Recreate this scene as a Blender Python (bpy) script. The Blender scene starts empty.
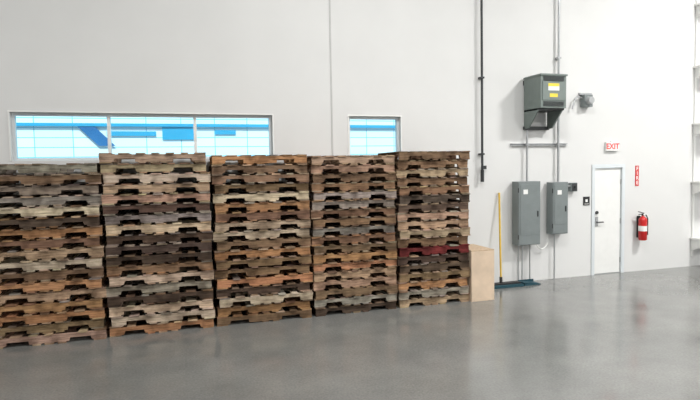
import bpy, math, random
from mathutils import Vector, Matrix
random.seed(31)
scene=bpy.context.scene
col=scene.collection
scene.view_settings.view_transform='Standard'
scene.view_settings.look='None'
scene.view_settings.exposure=0.0

# ---------------------------------------------------------------- materials
def mat(name,c,rough=0.6,metal=0.0,noise=0.0,nscale=8.0,bump=0.0,emit=None,spec=None):
    m=bpy.data.materials.new(name); m.use_nodes=True
    nt=m.node_tree; b=nt.nodes['Principled BSDF']
    b.inputs['Base Color'].default_value=(*c,1); b.inputs['Roughness'].default_value=rough
    b.inputs['Metallic'].default_value=metal
    if spec is not None: b.inputs['Specular IOR Level'].default_value=spec
    if noise>0 or bump>0:
        tc=nt.nodes.new('ShaderNodeTexCoord'); n=nt.nodes.new('ShaderNodeTexNoise')
        n.inputs['Scale'].default_value=nscale; n.inputs['Detail'].default_value=5
        nt.links.new(tc.outputs['Object'],n.inputs['Vector'])
        r=nt.nodes.new('ShaderNodeValToRGB')
        r.color_ramp.elements[0].position=0.3; r.color_ramp.elements[1].position=0.7
        r.color_ramp.elements[0].color=tuple(x*(1-noise) for x in c)+(1,)
        r.color_ramp.elements[1].color=tuple(min(1,x*(1+noise)) for x in c)+(1,)
        nt.links.new(n.outputs['Fac'],r.inputs['Fac']); nt.links.new(r.outputs['Color'],b.inputs['Base Color'])
        if bump>0:
            bp=nt.nodes.new('ShaderNodeBump'); bp.inputs['Strength'].default_value=bump
            bp.inputs['Distance'].default_value=0.01
            nt.links.new(n.outputs['Fac'],bp.inputs['Height']); nt.links.new(bp.outputs['Normal'],b.inputs['Normal'])
    if emit:
        b.inputs['Emission Color'].default_value=(*emit[0],1); b.inputs['Emission Strength'].default_value=emit[1]
    return m

def wood_mat():
    m=bpy.data.materials.new('weathered_pallet_wood'); m.use_nodes=True
    nt=m.node_tree; b=nt.nodes['Principled BSDF']; L=nt.links.new; N=nt.nodes.new
    at=N('ShaderNodeAttribute'); at.attribute_name='Col'
    tc=N('ShaderNodeTexCoord')
    mp=N('ShaderNodeMapping'); mp.inputs['Scale'].default_value=(3,3,55)
    L(tc.outputs['Object'],mp.inputs['Vector'])
    n=N('ShaderNodeTexNoise'); n.inputs['Scale'].default_value=1.6; n.inputs['Detail'].default_value=6; n.inputs['Roughness'].default_value=0.65
    L(mp.outputs['Vector'],n.inputs['Vector'])
    r=N('ShaderNodeValToRGB'); r.color_ramp.elements[0].position=0.30; r.color_ramp.elements[1].position=0.68
    r.color_ramp.elements[0].color=(0.45,0.42,0.40,1); r.color_ramp.elements[1].color=(1.25,1.22,1.2,1)
    L(n.outputs['Fac'],r.inputs['Fac'])
    mx=N('ShaderNodeMix'); mx.data_type='RGBA'; mx.blend_type='MULTIPLY'; mx.inputs['Factor'].default_value=1.0
    L(at.outputs['Color'],mx.inputs['A']); L(r.outputs['Color'],mx.inputs['B'])
    n2=N('ShaderNodeTexNoise'); n2.inputs['Scale'].default_value=6; n2.inputs['Detail'].default_value=5
    L(tc.outputs['Object'],n2.inputs['Vector'])
    r2=N('ShaderNodeValToRGB'); r2.color_ramp.elements[0].position=0.36; r2.color_ramp.elements[1].position=0.58
    r2.color_ramp.elements[0].color=(0.42,0.39,0.37,1); r2.color_ramp.elements[1].color=(1.1,1.1,1.1,1)
    L(n2.outputs['Fac'],r2.inputs['Fac'])
    m2=N('ShaderNodeMix'); m2.data_type='RGBA'; m2.blend_type='MULTIPLY'; m2.inputs['Factor'].default_value=0.78
    L(mx.outputs['Result'],m2.inputs['A']); L(r2.outputs['Color'],m2.inputs['B'])
    L(m2.outputs['Result'],b.inputs['Base Color'])
    b.inputs['Roughness'].default_value=0.85
    b.inputs['Specular IOR Level'].default_value=0.2
    bp=N('ShaderNodeBump'); bp.inputs['Strength'].default_value=0.5; bp.inputs['Distance'].default_value=0.004
    L(n.outputs['Fac'],bp.inputs['Height']); L(bp.outputs['Normal'],b.inputs['Normal'])
    return m

def concrete_floor():
    m=bpy.data.materials.new('polished_concrete'); m.use_nodes=True
    nt=m.node_tree; b=nt.nodes['Principled BSDF']; L=nt.links.new; N=nt.nodes.new
    tc=N('ShaderNodeTexCoord')
    n=N('ShaderNodeTexNoise'); n.inputs['Scale'].default_value=0.8; n.inputs['Detail'].default_value=9; n.inputs['Roughness'].default_value=0.66
    L(tc.outputs['Object'],n.inputs['Vector'])
    r=N('ShaderNodeValToRGB'); e=r.color_ramp.elements
    e[0].position=0.30; e[0].color=(0.148,0.150,0.142,1); e[1].position=0.72; e[1].color=(0.232,0.231,0.220,1)
    L(n.outputs['Fac'],r.inputs['Fac'])
    n2=N('ShaderNodeTexNoise'); n2.inputs['Scale'].default_value=45; n2.inputs['Detail'].default_value=4
    L(tc.outputs['Object'],n2.inputs['Vector'])
    r2=N('ShaderNodeValToRGB'); r2.color_ramp.elements[0].position=0.3; r2.color_ramp.elements[1].position=0.7
    r2.color_ramp.elements[0].color=(0.84,0.84,0.84,1); r2.color_ramp.elements[1].color=(1.12,1.12,1.12,1)
    L(n2.outputs['Fac'],r2.inputs['Fac'])
    mx=N('ShaderNodeMix'); mx.data_type='RGBA'; mx.blend_type='MULTIPLY'; mx.inputs['Factor'].default_value=1
    L(r.outputs['Color'],mx.inputs['A']); L(r2.outputs['Color'],mx.inputs['B'])
    L(mx.outputs['Result'],b.inputs['Base Color'])
    n3=N('ShaderNodeTexNoise'); n3.inputs['Scale'].default_value=1.6; n3.inputs['Detail'].default_value=6
    L(tc.outputs['Object'],n3.inputs['Vector'])
    mr=N('ShaderNodeMapRange'); mr.inputs['From Min'].default_value=0.3; mr.inputs['From Max'].default_value=0.7
    mr.inputs['To Min'].default_value=0.10; mr.inputs['To Max'].default_value=0.22
    L(n3.outputs['Fac'],mr.inputs['Value']); L(mr.outputs['Result'],b.inputs['Roughness'])
    b.inputs['Specular IOR Level'].default_value=0.75
    bp=N('ShaderNodeBump'); bp.inputs['Strength'].default_value=0.05; bp.inputs['Distance'].default_value=0.01
    L(n3.outputs['Fac'],bp.inputs['Height']); L(bp.outputs['Normal'],b.inputs['Normal'])
    return m

def facade_mat():
    m=bpy.data.materials.new('exterior_panel_cladding'); m.use_nodes=True
    nt=m.node_tree; b=nt.nodes['Principled BSDF']; L=nt.links.new; N=nt.nodes.new
    tc=N('ShaderNodeTexCoord'); mp=N('ShaderNodeMapping'); mp.inputs['Rotation'].default_value=(math.radians(90),0,0)
    L(tc.outputs['Object'],mp.inputs['Vector'])
    br=N('ShaderNodeTexBrick'); br.inputs['Color1'].default_value=(0.90,0.92,0.93,1); br.inputs['Color2'].default_value=(0.80,0.88,0.92,1)
    br.inputs['Mortar'].default_value=(0.22,0.55,0.70,1); br.inputs['Scale'].default_value=1; br.inputs['Mortar Size'].default_value=0.03
    br.inputs['Brick Width'].default_value=2.2; br.inputs['Row Height'].default_value=0.62; br.offset=0
    L(mp.outputs['Vector'],br.inputs['Vector']); L(br.outputs['Color'],b.inputs['Base Color'])
    b.inputs['Roughness'].default_value=0.7
    return m

M_wood=wood_mat(); M_floor=concrete_floor(); M_facade=facade_mat()
M_wall=mat('painted_concrete_wall',(0.67,0.67,0.66),0.75,noise=0.025,nscale=1.2,bump=0.03)
M_ceil=mat('ceiling_white',(0.7,0.7,0.7),0.9,noise=0.02)
M_white=mat('white_metal_paint',(0.78,0.78,0.76),0.45,noise=0.02)
M_frame=mat('window_aluminium',(0.66,0.70,0.72),0.4,metal=0.1,noise=0.02)
M_grey=mat('electrical_grey_paint',(0.185,0.21,0.21),0.45,noise=0.05)
M_grey2=mat('transformer_grey_paint',(0.17,0.205,0.19),0.5,noise=0.05)
M_dark=mat('dark_steel',(0.03,0.033,0.035),0.5,noise=0.1)
M_black=mat('black_plastic',(0.015,0.015,0.016),0.5,noise=0.1)
M_galv=mat('galvanised_steel',(0.42,0.43,0.44),0.35,metal=0.6,noise=0.08,nscale=20)
M_red=mat('extinguisher_red',(0.55,0.015,0.015),0.3,noise=0.03)
M_signred=mat('sign_red',(0.6,0.03,0.03),0.5,noise=0.03)
M_exit=mat('exit_letters_red',(0.7,0.04,0.04),0.5,emit=((1,0.08,0.08),0.35))
M_yellow=mat('broom_handle_yellow',(0.66,0.44,0.06),0.5,noise=0.08)
M_bristle=mat('broom_bristle_teal',(0.012,0.055,0.075),0.9,noise=0.3,nscale=60)
M_label=mat('label_white',(0.8,0.8,0.78),0.5,noise=0.02)
M_labely=mat('label_yellow',(0.80,0.62,0.06),0.5,noise=0.02)
M_ply=mat('plywood',(0.64,0.50,0.37),0.7,noise=0.10,nscale=5,bump=0.1)
M_plyedge=mat('plywood_edge',(0.50,0.37,0.25),0.7,noise=0.2,nscale=30)
M_caulk=mat('joint_caulk',(0.50,0.50,0.49),0.8,noise=0.05)
M_teal=mat('exterior_blue_band',(0.01,0.33,0.55),0.5,noise=0.05,nscale=1)
M_navy=mat('exterior_dark_glass',(0.01,0.13,0.33),0.3,noise=0.1,nscale=1)
M_leaf=mat('tree_foliage',(0.30,0.62,0.42),0.8,noise=0.4,nscale=5)
M_bark=mat('tree_bark',(0.12,0.08,0.05),0.9,noise=0.3)
M_asph=mat('asphalt',(0.25,0.25,0.25),0.9,noise=0.1)
M_lamp=mat('high_bay_lens',(0.9,0.9,0.9),0.5,emit=((1,0.97,0.92),4.0))
def glass_mat():
    m=bpy.data.materials.new('tinted_window_glass'); m.use_nodes=True
    nt=m.node_tree; nt.nodes.remove(nt.nodes['Principled BSDF']); N=nt.nodes.new; L=nt.links.new
    t=N('ShaderNodeBsdfTransparent'); t.inputs['Color'].default_value=(0.80,0.96,1,1)
    g=N('ShaderNodeBsdfGlossy'); g.inputs['Roughness'].default_value=0.03; g.inputs['Color'].default_value=(0.8,0.9,0.9,1)
    mx=N('ShaderNodeMixShader'); mx.inputs[0].default_value=0.05
    L(t.outputs[0],mx.inputs[1]); L(g.outputs[0],mx.inputs[2]); L(mx.outputs[0],nt.nodes['Material Output'].inputs[0])
    return m
M_glass=glass_mat()

# ---------------------------------------------------------------- mesh builder
class MB:
    def __init__(s): s.v=[]; s.f=[]; s.c=[]; s.m=[]; s.sm=[]; s.mats=[]; s.X=Matrix.Identity(4)
    def mi(s,m):
        if m not in s.mats: s.mats.append(m)
        return s.mats.index(m)
    def add(s,vs,fs,m,c=(1,1,1),smooth=False):
        o=len(s.v); s.v+=[tuple(s.X@Vector(v)) for v in vs]
        i=s.mi(m)
        for f in fs: s.f.append([o+k for k in f]); s.c.append(c); s.m.append(i); s.sm.append(smooth)
    def box(s,x0,x1,y0,y1,z0,z1,m,c=(1,1,1),j=0.0):
        r=lambda:random.uniform(-j,j) if j else 0
        vs=[(x+r(),y+r(),z+r()*0.4) for z in (z0,z1) for x,y in ((x0,y0),(x1,y0),(x1,y1),(x0,y1))]
        s.add(vs,[(3,2,1,0),(4,5,6,7),(0,1,5,4),(1,2,6,5),(2,3,7,6),(3,0,4,7)],m,c)
    def prism(s,prof,y0,y1,m,c=(1,1,1)):
        n=len(prof)
        vs=[(x,y0,z) for x,z in prof]+[(x,y1,z) for x,z in prof]
        fs=[tuple(range(n)),tuple(reversed(range(n,2*n)))]+[(i,i+n,(i+1)%n+n,(i+1)%n) for i in range(n)]
        s.add(vs,fs,m,c)
    def tube(s,pts,r,m,seg=12,c=(1,1,1)):
        pts=[Vector(p) for p in pts]; n=len(pts); vs=[]; fs=[]
        up0=None
        for i,p in enumerate(pts):
            d=(pts[min(i+1,n-1)]-pts[max(i-1,0)]).normalized()
            if up0 is None: up0=Vector((0,1,0)) if abs(d.y)<0.9 else Vector((1,0,0))
            a=d.cross(up0).normalized(); b=a.cross(d).normalized(); up0=b
            rr=r[i] if isinstance(r,(list,tuple)) else r
            for k in range(seg):
                t=2*math.pi*k/seg; vs.append(p+a*math.cos(t)*rr+b*math.sin(t)*rr)
        for i in range(n-1):
            for k in range(seg):
                k2=(k+1)%seg; fs.append((i*seg+k,i*seg+k2,(i+1)*seg+k2,(i+1)*seg+k))
        s.add(vs,fs,m,c,True)
        s.add(vs[:seg],[tuple(reversed(range(seg)))],m,c); s.add(vs[-seg:],[tuple(range(seg))],m,c)
    def obj(s,name,bevel=0,parent=None,loc=(0,0,0)):
        me=bpy.data.meshes.new(name); me.from_pydata(s.v,[],s.f)
        for m in s.mats: me.materials.append(m)
        ca=me.color_attributes.new('Col','FLOAT_COLOR','CORNER')
        for p in me.polygons:
            p.material_index=s.m[p.index]; p.use_smooth=s.sm[p.index]
            for li in p.loop_indices: ca.data[li].color=(*s.c[p.index],1)
        me.update()
        o=bpy.data.objects.new(name,me); col.objects.link(o); o.location=loc
        if bevel:
            b=o.modifiers.new('bevel','BEVEL'); b.width=bevel; b.segments=2; b.limit_method='ANGLE'; b.angle_limit=math.radians(50)
        if parent: o.parent=parent
        return o
WL=(0,-0.003,0)   # wall-mounted things stand 3 mm off the paint

# ---------------------------------------------------------------- camera
f=540
cam=bpy.data.cameras.new('camera'); co=bpy.data.objects.new('camera',cam); col.objects.link(co); scene.camera=co
cam.sensor_width=36; cam.lens=f/700*36; cam.clip_end=500
th=math.radians(17.15); p=math.atan(32/540); r=math.radians(1.0)
fw=Vector((math.sin(th)*math.cos(p),math.cos(th)*math.cos(p),-math.sin(p)))
R=fw.to_track_quat('-Z','Y').to_matrix() @ Matrix.Rotation(-r,3,'Z')
co.matrix_world=Matrix.Translation((0,-8.31,2.1)) @ R.to_4x4()

# ---------------------------------------------------------------- room
XL,XR,YF,ZC=-9.0,13.0,-17.0,8.5
b=MB(); b.box(XL,XR,YF,0.2,-0.2,0,M_floor); b.obj('floor')
b=MB(); b.box(XL,XR,YF,0.2,ZC,ZC+0.2,M_ceil); b.obj('ceiling')
def wall_grid(name,xs,zs,holes,y0,y1):
    b=MB()
    for i in range(len(xs)-1):
        for j in range(len(zs)-1):
            cx=(xs[i]+xs[i+1])/2; cz=(zs[j]+zs[j+1])/2
            if any(h[0]<cx<h[1] and h[2]<cz<h[3] for h in holes): continue
            b.box(xs[i],xs[i+1],y0,y1,zs[j],zs[j+1],M_wall)
    return b.obj(name)
W1=(-2.19,1.34,2.27,2.93); W2=(2.57,3.46,2.27,2.93); DR=(7.33,8.02,0.0,2.05)
wall_grid('wall_back',[XL,W1[0],W1[1],W2[0],W2[1],DR[0],DR[1],XR],[0,2.05,2.27,2.93,ZC],[W1,W2,DR],0,0.2)
b=MB(); b.box(XL-0.2,XL,YF,0.2,0,ZC,M_wall); b.obj('wall_left')
b=MB(); b.box(XR,XR+0.2,YF,0.2,0,ZC,M_wall); b.obj('wall_right')
wall_grid('wall_front',[XL,3.0,6.6,8.0,11.6,XR],[0,4.2,ZC],[(3,6.6,0,4.2),(8,11.6,0,4.2)],YF-0.2,YF)

def window(name,W,divs):
    x0,x1,z0,z1=W; b=MB(); t=0.04; ya,yb=0.07,0.14; e=0.002
    b.box(x0+e,x1-e,ya,yb,z1-t,z1-e,M_frame); b.box(x0+e,x1-e,ya,yb,z0+e,z0+t,M_frame)
    b.box(x0+e,x0+t,ya,yb,z0+t,z1-t,M_frame); b.box(x1-t,x1-e,ya,yb,z0+t,z1-t,M_frame)
    for d in divs: b.box(d-0.022,d+0.022,ya,yb,z0+t,z1-t,M_white)
    b.box(x0+t,x1-t,0.10,0.106,z0+t,z1-t,M_glass)
    s=0.02
    b.box(x0-s,x1+s,-0.008,-0.001,z1,z1+s,M_white); b.box(x0-s,x0,-0.008,-0.001,z0,z1,M_white); b.box(x1,x1+s,-0.008,-0.001,z0,z1,M_white)
    b.obj(name)
window('window_1',W1,[-0.98,0.20]); window('window_2',W2,[])

b=MB(); b.box(2.275,2.30,-0.006,-0.001,0,ZC-0.01,M_caulk); b.obj('trim_1')

# door (hung in the opening of the back wall)
x0,x1,_,z1=DR; b=MB(); e=0.003
b.box(x0-0.035,x0+0.03,-0.02,-e,0,z1+0.035,M_frame); b.box(x1-0.03,x1+0.035,-0.02,-e,0,z1+0.035,M_frame)
b.box(x0+e,x0+0.03,-e,0.12,0,z1-e,M_frame); b.box(x1-0.03,x1-e,-e,0.12,0,z1-e,M_frame)
b.box(x0+0.03,x1-0.03,-0.02,-e,z1-0.03,z1+0.035,M_frame); b.box(x0+0.03,x1-0.03,-e,0.12,z1-0.03,z1-e,M_frame)
b.box(x0+0.036,x1-0.036,0.02,0.065,0.014,z1-0.036,M_white)
b.box(x0+0.03,x1-0.03,0.0,0.12,0,0.01,M_galv)
hx=x0+0.10
b.box(hx-0.03,hx+0.03,0.008,0.02,0.92,1.10,M_galv)
b.tube([(hx,0.02,1.0),(hx,-0.04,1.0),(hx+0.11,-0.04,1.0)],0.012,M_dark,8)
b.tube([(hx,0.02,1.18),(hx,-0.005,1.18)],0.03,M_dark,14)
for z in (0.25,1.0,1.75): b.tube([(x1-0.036,0.012,z-0.05),(x1-0.036,0.012,z+0.05)],0.009,M_galv,8)
b.obj('door_1')

# ---------------------------------------------------------------- pallets
TAN=(0.40,0.29,0.195); ORG=(0.40,0.22,0.11); BRN=(0.22,0.14,0.085); DRK=(0.09,0.062,0.045); GRY=(0.28,0.245,0.205); PAL=(0.54,0.44,0.33); RED=(0.16,0.025,0.025)
def vary(c,a=0.15):
    k=random.uniform(1-a,1+a); return tuple(max(0,x*k*random.uniform(0.95,1.05)) for x in c)
def lerp(a,b_,t): return tuple(x*(1-t)+y*t for x,y in zip(a,b_))
def pallet(b,w,d,h,base,base2,front_off):
    tk=0.017; sh=h-2*tk-0.001
    zs0=tk; zs1=tk+sh
    k=w/1.22
    for i,y in enumerate((0.0,d/2-0.019,d-0.038)):
        c=vary(base,0.12)
        L0,L1,R0,R1=-w/2+0.16*k,-w/2+0.40*k,w/2-0.40*k,w/2-0.16*k
        nh=random.uniform(0.040,0.050); ch=0.010
        prof=[(-w/2,zs0),(L0,zs0),(L0+ch,zs0+nh),(L1-ch,zs0+nh),(L1,zs0),(R0,zs0),(R0+ch,zs0+nh),(R1-ch,zs0+nh),(R1,zs0),(w/2,zs0),(w/2,zs1),(-w/2,zs1)]
        prof=[(x+random.uniform(-.006,.006),z) for x,z in prof]
        yo=front_off if i==0 else 0
        b.prism(prof,y+yo,y+yo+0.038,M_wood,c)
    ws=[0.135]+[random.choice((0.09,0.10,0.12,0.13)) for _ in range(5)]+[0.135]
    gap=(w-sum(ws))/6; x=-w/2
    for qi,q in enumerate(ws):
        c=vary(base2 if random.random()<0.75 else random.choice((base,TAN,GRY,BRN)),0.22)
        ya=random.uniform(-0.018,0.006)
        if qi in (0,6) or random.random()<0.95: b.box(x,x+q,ya,d+random.uniform(-.01,.01),zs1,zs1+tk,M_wood,c,0.003)
        x+=q+gap
    for xi,(xc,q) in enumerate(((-w/2+0.07,0.14),(-0.135*k,0.09),(0,0.10),(0.135*k,0.09),(w/2-0.07,0.14))):
        c=vary(base2 if random.random()<0.6 else base,0.2)
        if xi in (0,4) or random.random()<0.92:
            ya=random.uniform(-0.014,0.008); b.box(xc-q/2,xc+q/2,ya,d,0.0,tk,M_wood,c,0.003)
def stack(x0,x1,H,n,pal,wts,special={},lean=0.0):
    b=MB(); h=H/n; d=0.88; w0=x1-x0
    for i in range(n):
        c1=random.choices(pal,wts)[0]; c2=random.choices(pal,wts)[0]
        if i in special: c1=c2=special[i]
        c2=lerp(c1,c2,0.55)
        w=w0*random.uniform(0.965,1.0)
        b.X=Matrix.Translation(((x0+x1)/2+random.uniform(-.024,.024)+lean*i/n,-0.96+random.uniform(-.02,.03),i*h)) @ Matrix.Rotation(math.radians(random.uniform(-1.1,1.1)),4,'Z')
        pallet(b,w,d,h-0.0005,vary(c1,.12),vary(c2,.12),random.uniform(0,0.012))
    b.X=Matrix.Identity(4)
    return b.obj('pallet_stack')
P=[TAN,ORG,BRN,DRK,GRY,PAL]
stack(-2.30,-0.99,2.22,17,P,[5,2,4,2,3,3])
stack(-0.965,0.355,2.34,18,P,[5,2,3,2,3,4],lean=-0.02)
stack(0.38,1.69,2.30,18,P,[4,4,4,2,2,2],lean=-0.01)
stack(1.715,2.985,2.28,18,P,[4,3,5,2,3,1])
stack(3.01,4.18,2.33,18,P,[4,2,4,2,4,1],{6:RED,17:BRN})

# plywood crate
b=MB(); x0,x1,ya,yb,H=4.20,4.60,-0.985,-0.35,0.78; t=0.018
b.box(x0,x1,ya,ya+t,0,H,M_ply); b.box(x0,x1,yb-t,yb,0,H,M_ply)
b.box(x0,x0+t,ya+t,yb-t,0,H,M_ply); b.box(x1-t,x1,ya+t,yb-t,0,H,M_ply)
b.box(x0+t,x1-t,ya+t,yb-t,0.02,0.04,M_ply); b.box(x0,x1,ya,yb,H,H+t,M_plyedge)
b.obj('plywood_crate',0.002)

# ---------------------------------------------------------------- electrical
b=MB()
X0,X1,Y0,Y1,Z0,Z1=5.80,6.31,-0.50,-0.03,3.06,3.60
b.box(X0,X1,Y0,Y1,Z0,Z1,M_grey2)
b.box(X0-0.015,X1+0.015,Y0-0.02,Y1,Z1,Z1+0.03,M_grey2)
b.box(X0+0.03,X1-0.03,Y0-0.012,Y0,Z0+0.13,Z1-0.10,M_grey2)
for k in range(4):
    b.box(X0+0.05,X1-0.05,Y0-0.014,Y0,Z1-0.085+k*0.02,Z1-0.077+k*0.02,M_dark)
    b.box(X0+0.05,X1-0.05,Y0-0.014,Y0,Z0+0.03+k*0.022,Z0+0.04+k*0.022,M_dark)
b.box(X0+0.14,X0+0.36,Y0-0.015,Y0-0.012,Z0+0.29,Z0+0.36,M_label)
b.box(X0+0.14,X0+0.36,Y0-0.015,Y0-0.012,Z0+0.36,Z0+0.41,M_labely)
b.box(X0+0.17,X0+0.33,Y0-0.015,Y0-0.012,Z0+0.18,Z0+0.24,M_labely)
for xx in (X0,X1-0.03):
    vs=[(xx,Y0+0.05,Z0),(xx,Y1,Z0),(xx,Y1,Z0-0.32),(xx,Y1-0.12,Z0-0.32)]
    vs2=[(x+0.03,y,z) for x,y,z in vs]
    b.add(vs+vs2,[(0,1,2,3),(7,6,5,4),(0,4,5,1),(1,5,6,2),(2,6,7,3),(3,7,4,0)],M_grey2)
b.box(X0,X1,Y0+0.05,Y1,Z0-0.03,Z0,M_dark); b.box(X0,X1,Y1-0.03,0,Z0-0.34,Z0-0.28,M_dark); b.box(X0,X1,Y1,0,Z1-0.1,Z1-0.02,M_dark)
b.obj('electrical_transformer',0.006,loc=WL)

def panel(name,X0,X1,Z0,Z1,dp):
    b=MB(); b.box(X0,X1,-dp,-0.03,Z0,Z1,M_grey)
    b.box(X0+0.015,X1-0.015,-dp-0.014,-dp,Z0+0.015,Z1-0.015,M_grey)
    b.box(X0+0.045,X1-0.045,-dp-0.02,-dp-0.014,Z0+0.18,Z1-0.05,M_grey)
    b.box(X1-0.075,X1-0.055,-dp-0.032,-dp-0.014,(Z0+Z1)/2-0.06,(Z0+Z1)/2+0.04,M_dark)
    b.box(X0+0.10,X0+0.19,-dp-0.022,-dp-0.02,Z1-0.22,Z1-0.14,M_label)
    b.box(X0+0.05,X0+0.10,-0.03,0,Z0,Z1,M_galv); b.box(X1-0.10,X1-0.05,-0.03,0,Z0,Z1,M_galv)
    for z in (Z0+0.15,Z1-0.15): b.tube([(X0+0.008,-dp-0.01,z-0.04),(X0+0.008,-dp-0.01,z+0.04)],0.008,M_dark,8)
    return b.obj(name,0.004,loc=WL)
panel('electrical_panel',5.56,6.02,0.69,1.81,0.20)
panel('electrical_panel',6.28,6.62,0.85,1.78,0.18)
b=MB(); b.box(6.77,6.90,-0.09,0,1.60,1.76,M_grey); b.box(6.78,6.89,-0.098,-0.09,1.61,1.75,M_dark); b.box(6.82,6.85,-0.12,-0.098,1.66,1.70,M_black)
b.tube([(6.63,-0.06,1.70),(6.78,-0.06,1.70)],0.012,M_galv,10); b.obj('disconnect_switch',0.003,loc=WL)

b=MB(); z=2.44
b.box(5.54,6.72,-0.04,0,z,z+0.012,M_galv); b.box(5.54,6.72,-0.04,0,z+0.03,z+0.042,M_galv); b.box(5.54,6.72,-0.01,0,z+0.012,z+0.03,M_galv)
b.obj('strut_channel',loc=WL)
b=MB()
def conduit(pts,rad=0.014,m=M_galv): b.tube(pts,rad,m,10)
conduit([(6.50,-0.062,ZC-0.01),(6.50,-0.062,1.785)],0.02)
conduit([(5.84,-0.066,2.71),(5.84,-0.066,1.815)],0.018)
for z in (2.46,4.0,5.2,6.5): b.box(6.465,6.535,-0.09,-0.045 if z<3 else 0,z-0.015,z+0.015,M_galv)
b.box(5.805,5.875,-0.09,-0.045,2.445,2.475,M_galv)
for x in (5.66,5.74,5.90): conduit([(x,-0.07,0.685),(x,-0.07,0.0)],0.011)
conduit([(6.42,-0.07,0.845),(6.42,-0.07,0.0)],0.011)
pts=[]
for k in range(9):
    t=math.pi*k/8; pts.append((6.16-0.13*math.cos(t),-0.06,0.74-0.16*math.sin(t)))
b.tube([(6.03,-0.06,0.80)]+pts+[(6.29,-0.06,0.84)],0.009,M_white,8)
b.obj('electrical_conduit',loc=WL)

b=MB(); b.tube([(4.93,-0.07,ZC-0.01),(4.94,-0.07,1.98)],0.020,M_dark,12); b.tube([(4.94,-0.07,2.03),(4.94,-0.07,1.82)],0.030,M_dark,12)
for z in (2.3,3.6,5.0,6.5): b.box(4.90,4.97,-0.10,0,z-0.015,z+0.015,M_dark)
b.box(4.97,5.03,-0.06,0,2.04,2.10,M_dark)
b.obj('black_standpipe',loc=WL)

b=MB(); b.box(7.02,7.20,-0.12,0,3.14,3.36,M_grey); b.tube([(7.11,-0.12,3.25),(7.11,-0.2,3.25)],[0.075,0.06],M_galv,18)
b.tube([(7.02,-0.06,3.30),(6.92,-0.06,3.33),(6.86,-0.06,3.28),(6.80,-0.06,3.10)],0.013,M_galv,8); b.box(6.98,7.24,-0.05,0,3.36,3.40,M_galv)
b.obj('alarm_horn',0.005,loc=WL)

# ---------------------------------------------------------------- signs
def text(body,size,loc,m,name,parent):
    c=bpy.data.curves.new(name,'FONT'); c.body=body; c.size=size; c.extrude=0.001; c.align_x='CENTER'; c.align_y='CENTER'; c.offset=size*0.02
    c.materials.append(m); o=bpy.data.objects.new(name,c); col.objects.link(o)
    o.rotation_euler=(math.radians(90),0,0); o.location=loc; o.parent=parent
    return o
b=MB(); b.box(7.585,7.865,-0.05,0,2.335,2.50,M_label); b.box(7.70,7.76,-0.04,0,2.50,2.52,M_label); o=b.obj('exit_sign',0.006,loc=WL)
text('EXIT',0.145,(7.725,-0.053,2.417),M_exit,'letters',o)
b=MB(); b.box(7.105,7.245,-0.01,0,1.33,1.49,M_black); b.box(7.15,7.20,-0.012,-0.01,1.39,1.44,M_label); b.box(7.125,7.225,-0.012,-0.01,1.35,1.358,M_label)
b.obj('restroom_sign',loc=WL)
b=MB(); b.box(8.31,8.39,-0.008,0,1.66,2.05,M_signred); o=b.obj('fire_extinguisher_sign',loc=WL)
for i,ch in enumerate('FIRE'): text(ch,0.095,(8.35,-0.010,1.99-i*0.09),M_label,'letter_%d'%i,o)

b=MB(); cx,cy=8.38,-0.13; R0=0.075
prof=[(0.0,0.62),(0.055,0.62),(R0,0.635),(R0,1.0),(0.07,1.035),(0.05,1.06),(0.028,1.075),(0.025,1.095),(0.0,1.095)]
seg=24; vs=[];fs=[]
for rr,z in prof:
    for k in range(seg):
        t=2*math.pi*k/seg; vs.append((cx+rr*math.cos(t),cy+rr*math.sin(t),z))
for i in range(len(prof)-1):
    for k in range(seg):
        k2=(k+1)%seg; fs.append((i*seg+k,i*seg+k2,(i+1)*seg+k2,(i+1)*seg+k))
b.add(vs,fs,M_red,(1,1,1),True)
b.box(cx-0.02,cx+0.02,cy-0.02,cy+0.02,1.095,1.13,M_black)
b.box(cx-0.10,cx+0.02,cy-0.012,cy+0.012,1.11,1.122,M_black)
b.add([(cx-0.11,cy-.012,1.17),(cx+0.02,cy-.012,1.13),(cx+0.02,cy+.012,1.13),(cx-0.11,cy+.012,1.17),(cx-0.11,cy-.012,1.18),(cx+0.02,cy-.012,1.145),(cx+0.02,cy+.012,1.145),(cx-0.11,cy+.012,1.18)],[(3,2,1,0),(4,5,6,7),(0,1,5,4),(1,2,6,5),(2,3,7,6),(3,0,4,7)],M_black)
b.tube([(cx,cy-0.02,1.115),(cx,cy-0.04,1.115)],0.018,M_label,12)
b.tube([(cx+0.02,cy,1.11),(cx+0.07,cy-0.01,1.10),(cx+0.095,cy-0.02,1.03),(cx+0.095,cy-0.02,0.85),(cx+0.09,cy-0.02,0.72)],[0.010,0.010,0.010,0.010,0.016],M_black,8)
b.tube([(cx,cy,0.80),(cx,cy,0.90)],0.0765,M_label,24)
b.box(cx-0.02,cx+0.02,-0.056,0,0.66,1.08,M_black)
b.obj('fire_extinguisher',loc=WL)

b=MB(); b.tube([(5.20,-0.24,0.06),(5.30,-0.03,1.62)],0.017,M_yellow,10)
b.box(4.98,5.56,-0.30,-0.18,0.04,0.07,M_black)
b.prism([(4.95,0.0),(5.59,0.0),(5.57,0.045),(4.97,0.045)],-0.36,-0.13,M_bristle)
b.tube([(5.20,-0.24,0.065),(5.207,-0.225,0.17)],0.026,M_black,10)
b.obj('push_broom',0.003)
b=MB(); b.prism([(5.62,0.0),(5.94,0.0),(5.94,0.015),(5.68,0.05),(5.62,0.05)],-0.33,-0.12,M_bristle)
b.box(5.62,5.94,-0.125,-0.11,0,0.06,M_bristle); b.obj('dustpan')

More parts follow.
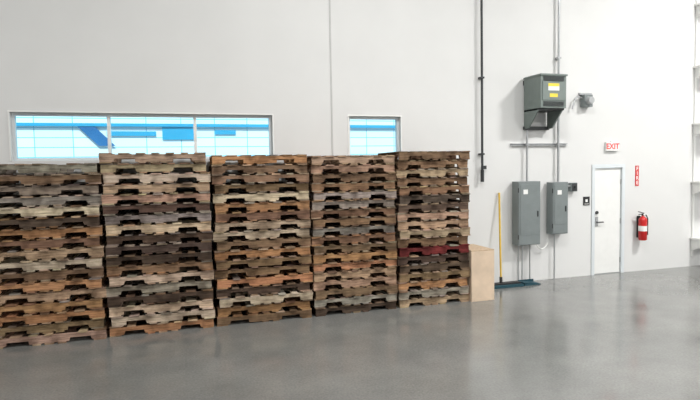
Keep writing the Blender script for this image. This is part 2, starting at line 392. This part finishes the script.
# ---------------------------------------------------------------- wall shelving at right edge
b=MB()
for x in (9.74,10.6,11.5,12.4):
    b.box(x,x+0.04,-0.03,0,0.2,6.4,M_white)
    for z in (0.55,1.68,2.83,3.95,5.15):
        vs=[(x,-0.03,z),(x,-0.5,z),(x,-0.5,z-0.03),(x,-0.03,z-0.22)]; vs2=[(q+0.03,y,w_) for q,y,w_ in vs]
        b.add(vs+vs2,[(0,1,2,3),(7,6,5,4),(0,4,5,1),(1,5,6,2),(2,6,7,3),(3,7,4,0)],M_white)
for z in (0.55,1.68,2.83,3.95,5.15): b.box(9.70,12.6,-0.55,0,z,z+0.035,M_white)
b.obj('wall_shelf',loc=WL)

# ---------------------------------------------------------------- exterior
b=MB(); b.box(-60,80,0.2,120,-0.25,-0.05,M_asph); b.obj('exterior_ground')
b=MB(); Y=30
b.box(-30,20,Y,Y+8,-0.05,6.4,M_facade)
b.box(-30,20,Y-0.25,Y,5.05,5.25,M_teal)
b.box(-4.6,-1.6,Y-0.12,Y,4.45,4.75,M_teal); b.box(-1.2,0.9,Y-0.12,Y,4.2,5.05,M_teal); b.box(2.2,3.6,Y-0.12,Y,4.55,4.85,M_teal)
b.box(-30,20,Y-0.12,Y,2.75,2.95,M_teal)
vs=[(-6.3,Y-0.2,5.05),(-5.3,Y-0.2,5.05),(-4.1,Y-0.2,3.8),(-5.1,Y-0.2,3.8)]
b.add(vs,[(0,3,2,1)],M_navy)
b.obj('neighbouring_building')
def tree(x,y,h,rad):
    b=MB(); b.tube([(x,y,-0.05),(x+0.1,y,h*0.55),(x,y,h*0.9)],[0.14,0.09,0.03],M_bark,8)
    for k in range(420):
        t=random.uniform(0,2*math.pi); ph=random.uniform(-1,1); q=rad*random.random()**0.4
        c=Vector((x+q*math.cos(t)*math.sqrt(1-ph*ph),y+q*math.sin(t)*math.sqrt(1-ph*ph),h*0.72+q*ph*0.6))
        a=Vector((random.uniform(-1,1),random.uniform(-1,1),random.uniform(-1,1))).normalized()*0.12
        d=Vector((random.uniform(-1,1),random.uniform(-1,1),random.uniform(-1,1))).normalized()*0.07
        b.add([c-a,c+d,c+a,c-d],[(0,1,2,3)],M_leaf)
    return b.obj('tree')
tree(8.0,12.0,2.7,1.2)

# ---------------------------------------------------------------- lighting
w=bpy.data.worlds.new('World'); scene.world=w; w.use_nodes=True
bg=w.node_tree.nodes['Background']; bg.inputs[0].default_value=(0.80,0.90,1.0,1); bg.inputs[1].default_value=1.1
s=bpy.data.lights.new('sun','SUN'); s.energy=4.4; s.angle=0.01; so=bpy.data.objects.new('sun',s); col.objects.link(so)
so.rotation_euler=Vector((0.15,0.75,-0.75)).to_track_quat('-Z','Y').to_euler(); so.location=(0,-30,30)
for x in (-4.5,2.5,9.5):
    for y in (-4.5,-11.5):
        b=MB(); b.box(x-0.6,x+0.6,y-0.25,y+0.25,7.3,7.4,M_white); b.box(x-0.55,x+0.55,y-0.2,y+0.2,7.285,7.30,M_lamp)
        b.tube([(x-0.4,y,7.4),(x-0.4,y,ZC-0.005)],0.008,M_galv,6); b.tube([(x+0.4,y,7.4),(x+0.4,y,ZC-0.005)],0.008,M_galv,6)
        b.obj('high_bay_light')
        l=bpy.data.lights.new('high_bay_lamp','AREA'); l.shape='RECTANGLE'; l.size=1.2; l.size_y=0.5
        l.energy={-4.5:145,2.5:310,9.5:590}[x]; l.color=(1,0.99,0.97)
        o=bpy.data.objects.new('high_bay_lamp',l); col.objects.link(o); o.location=(x,y,7.27)
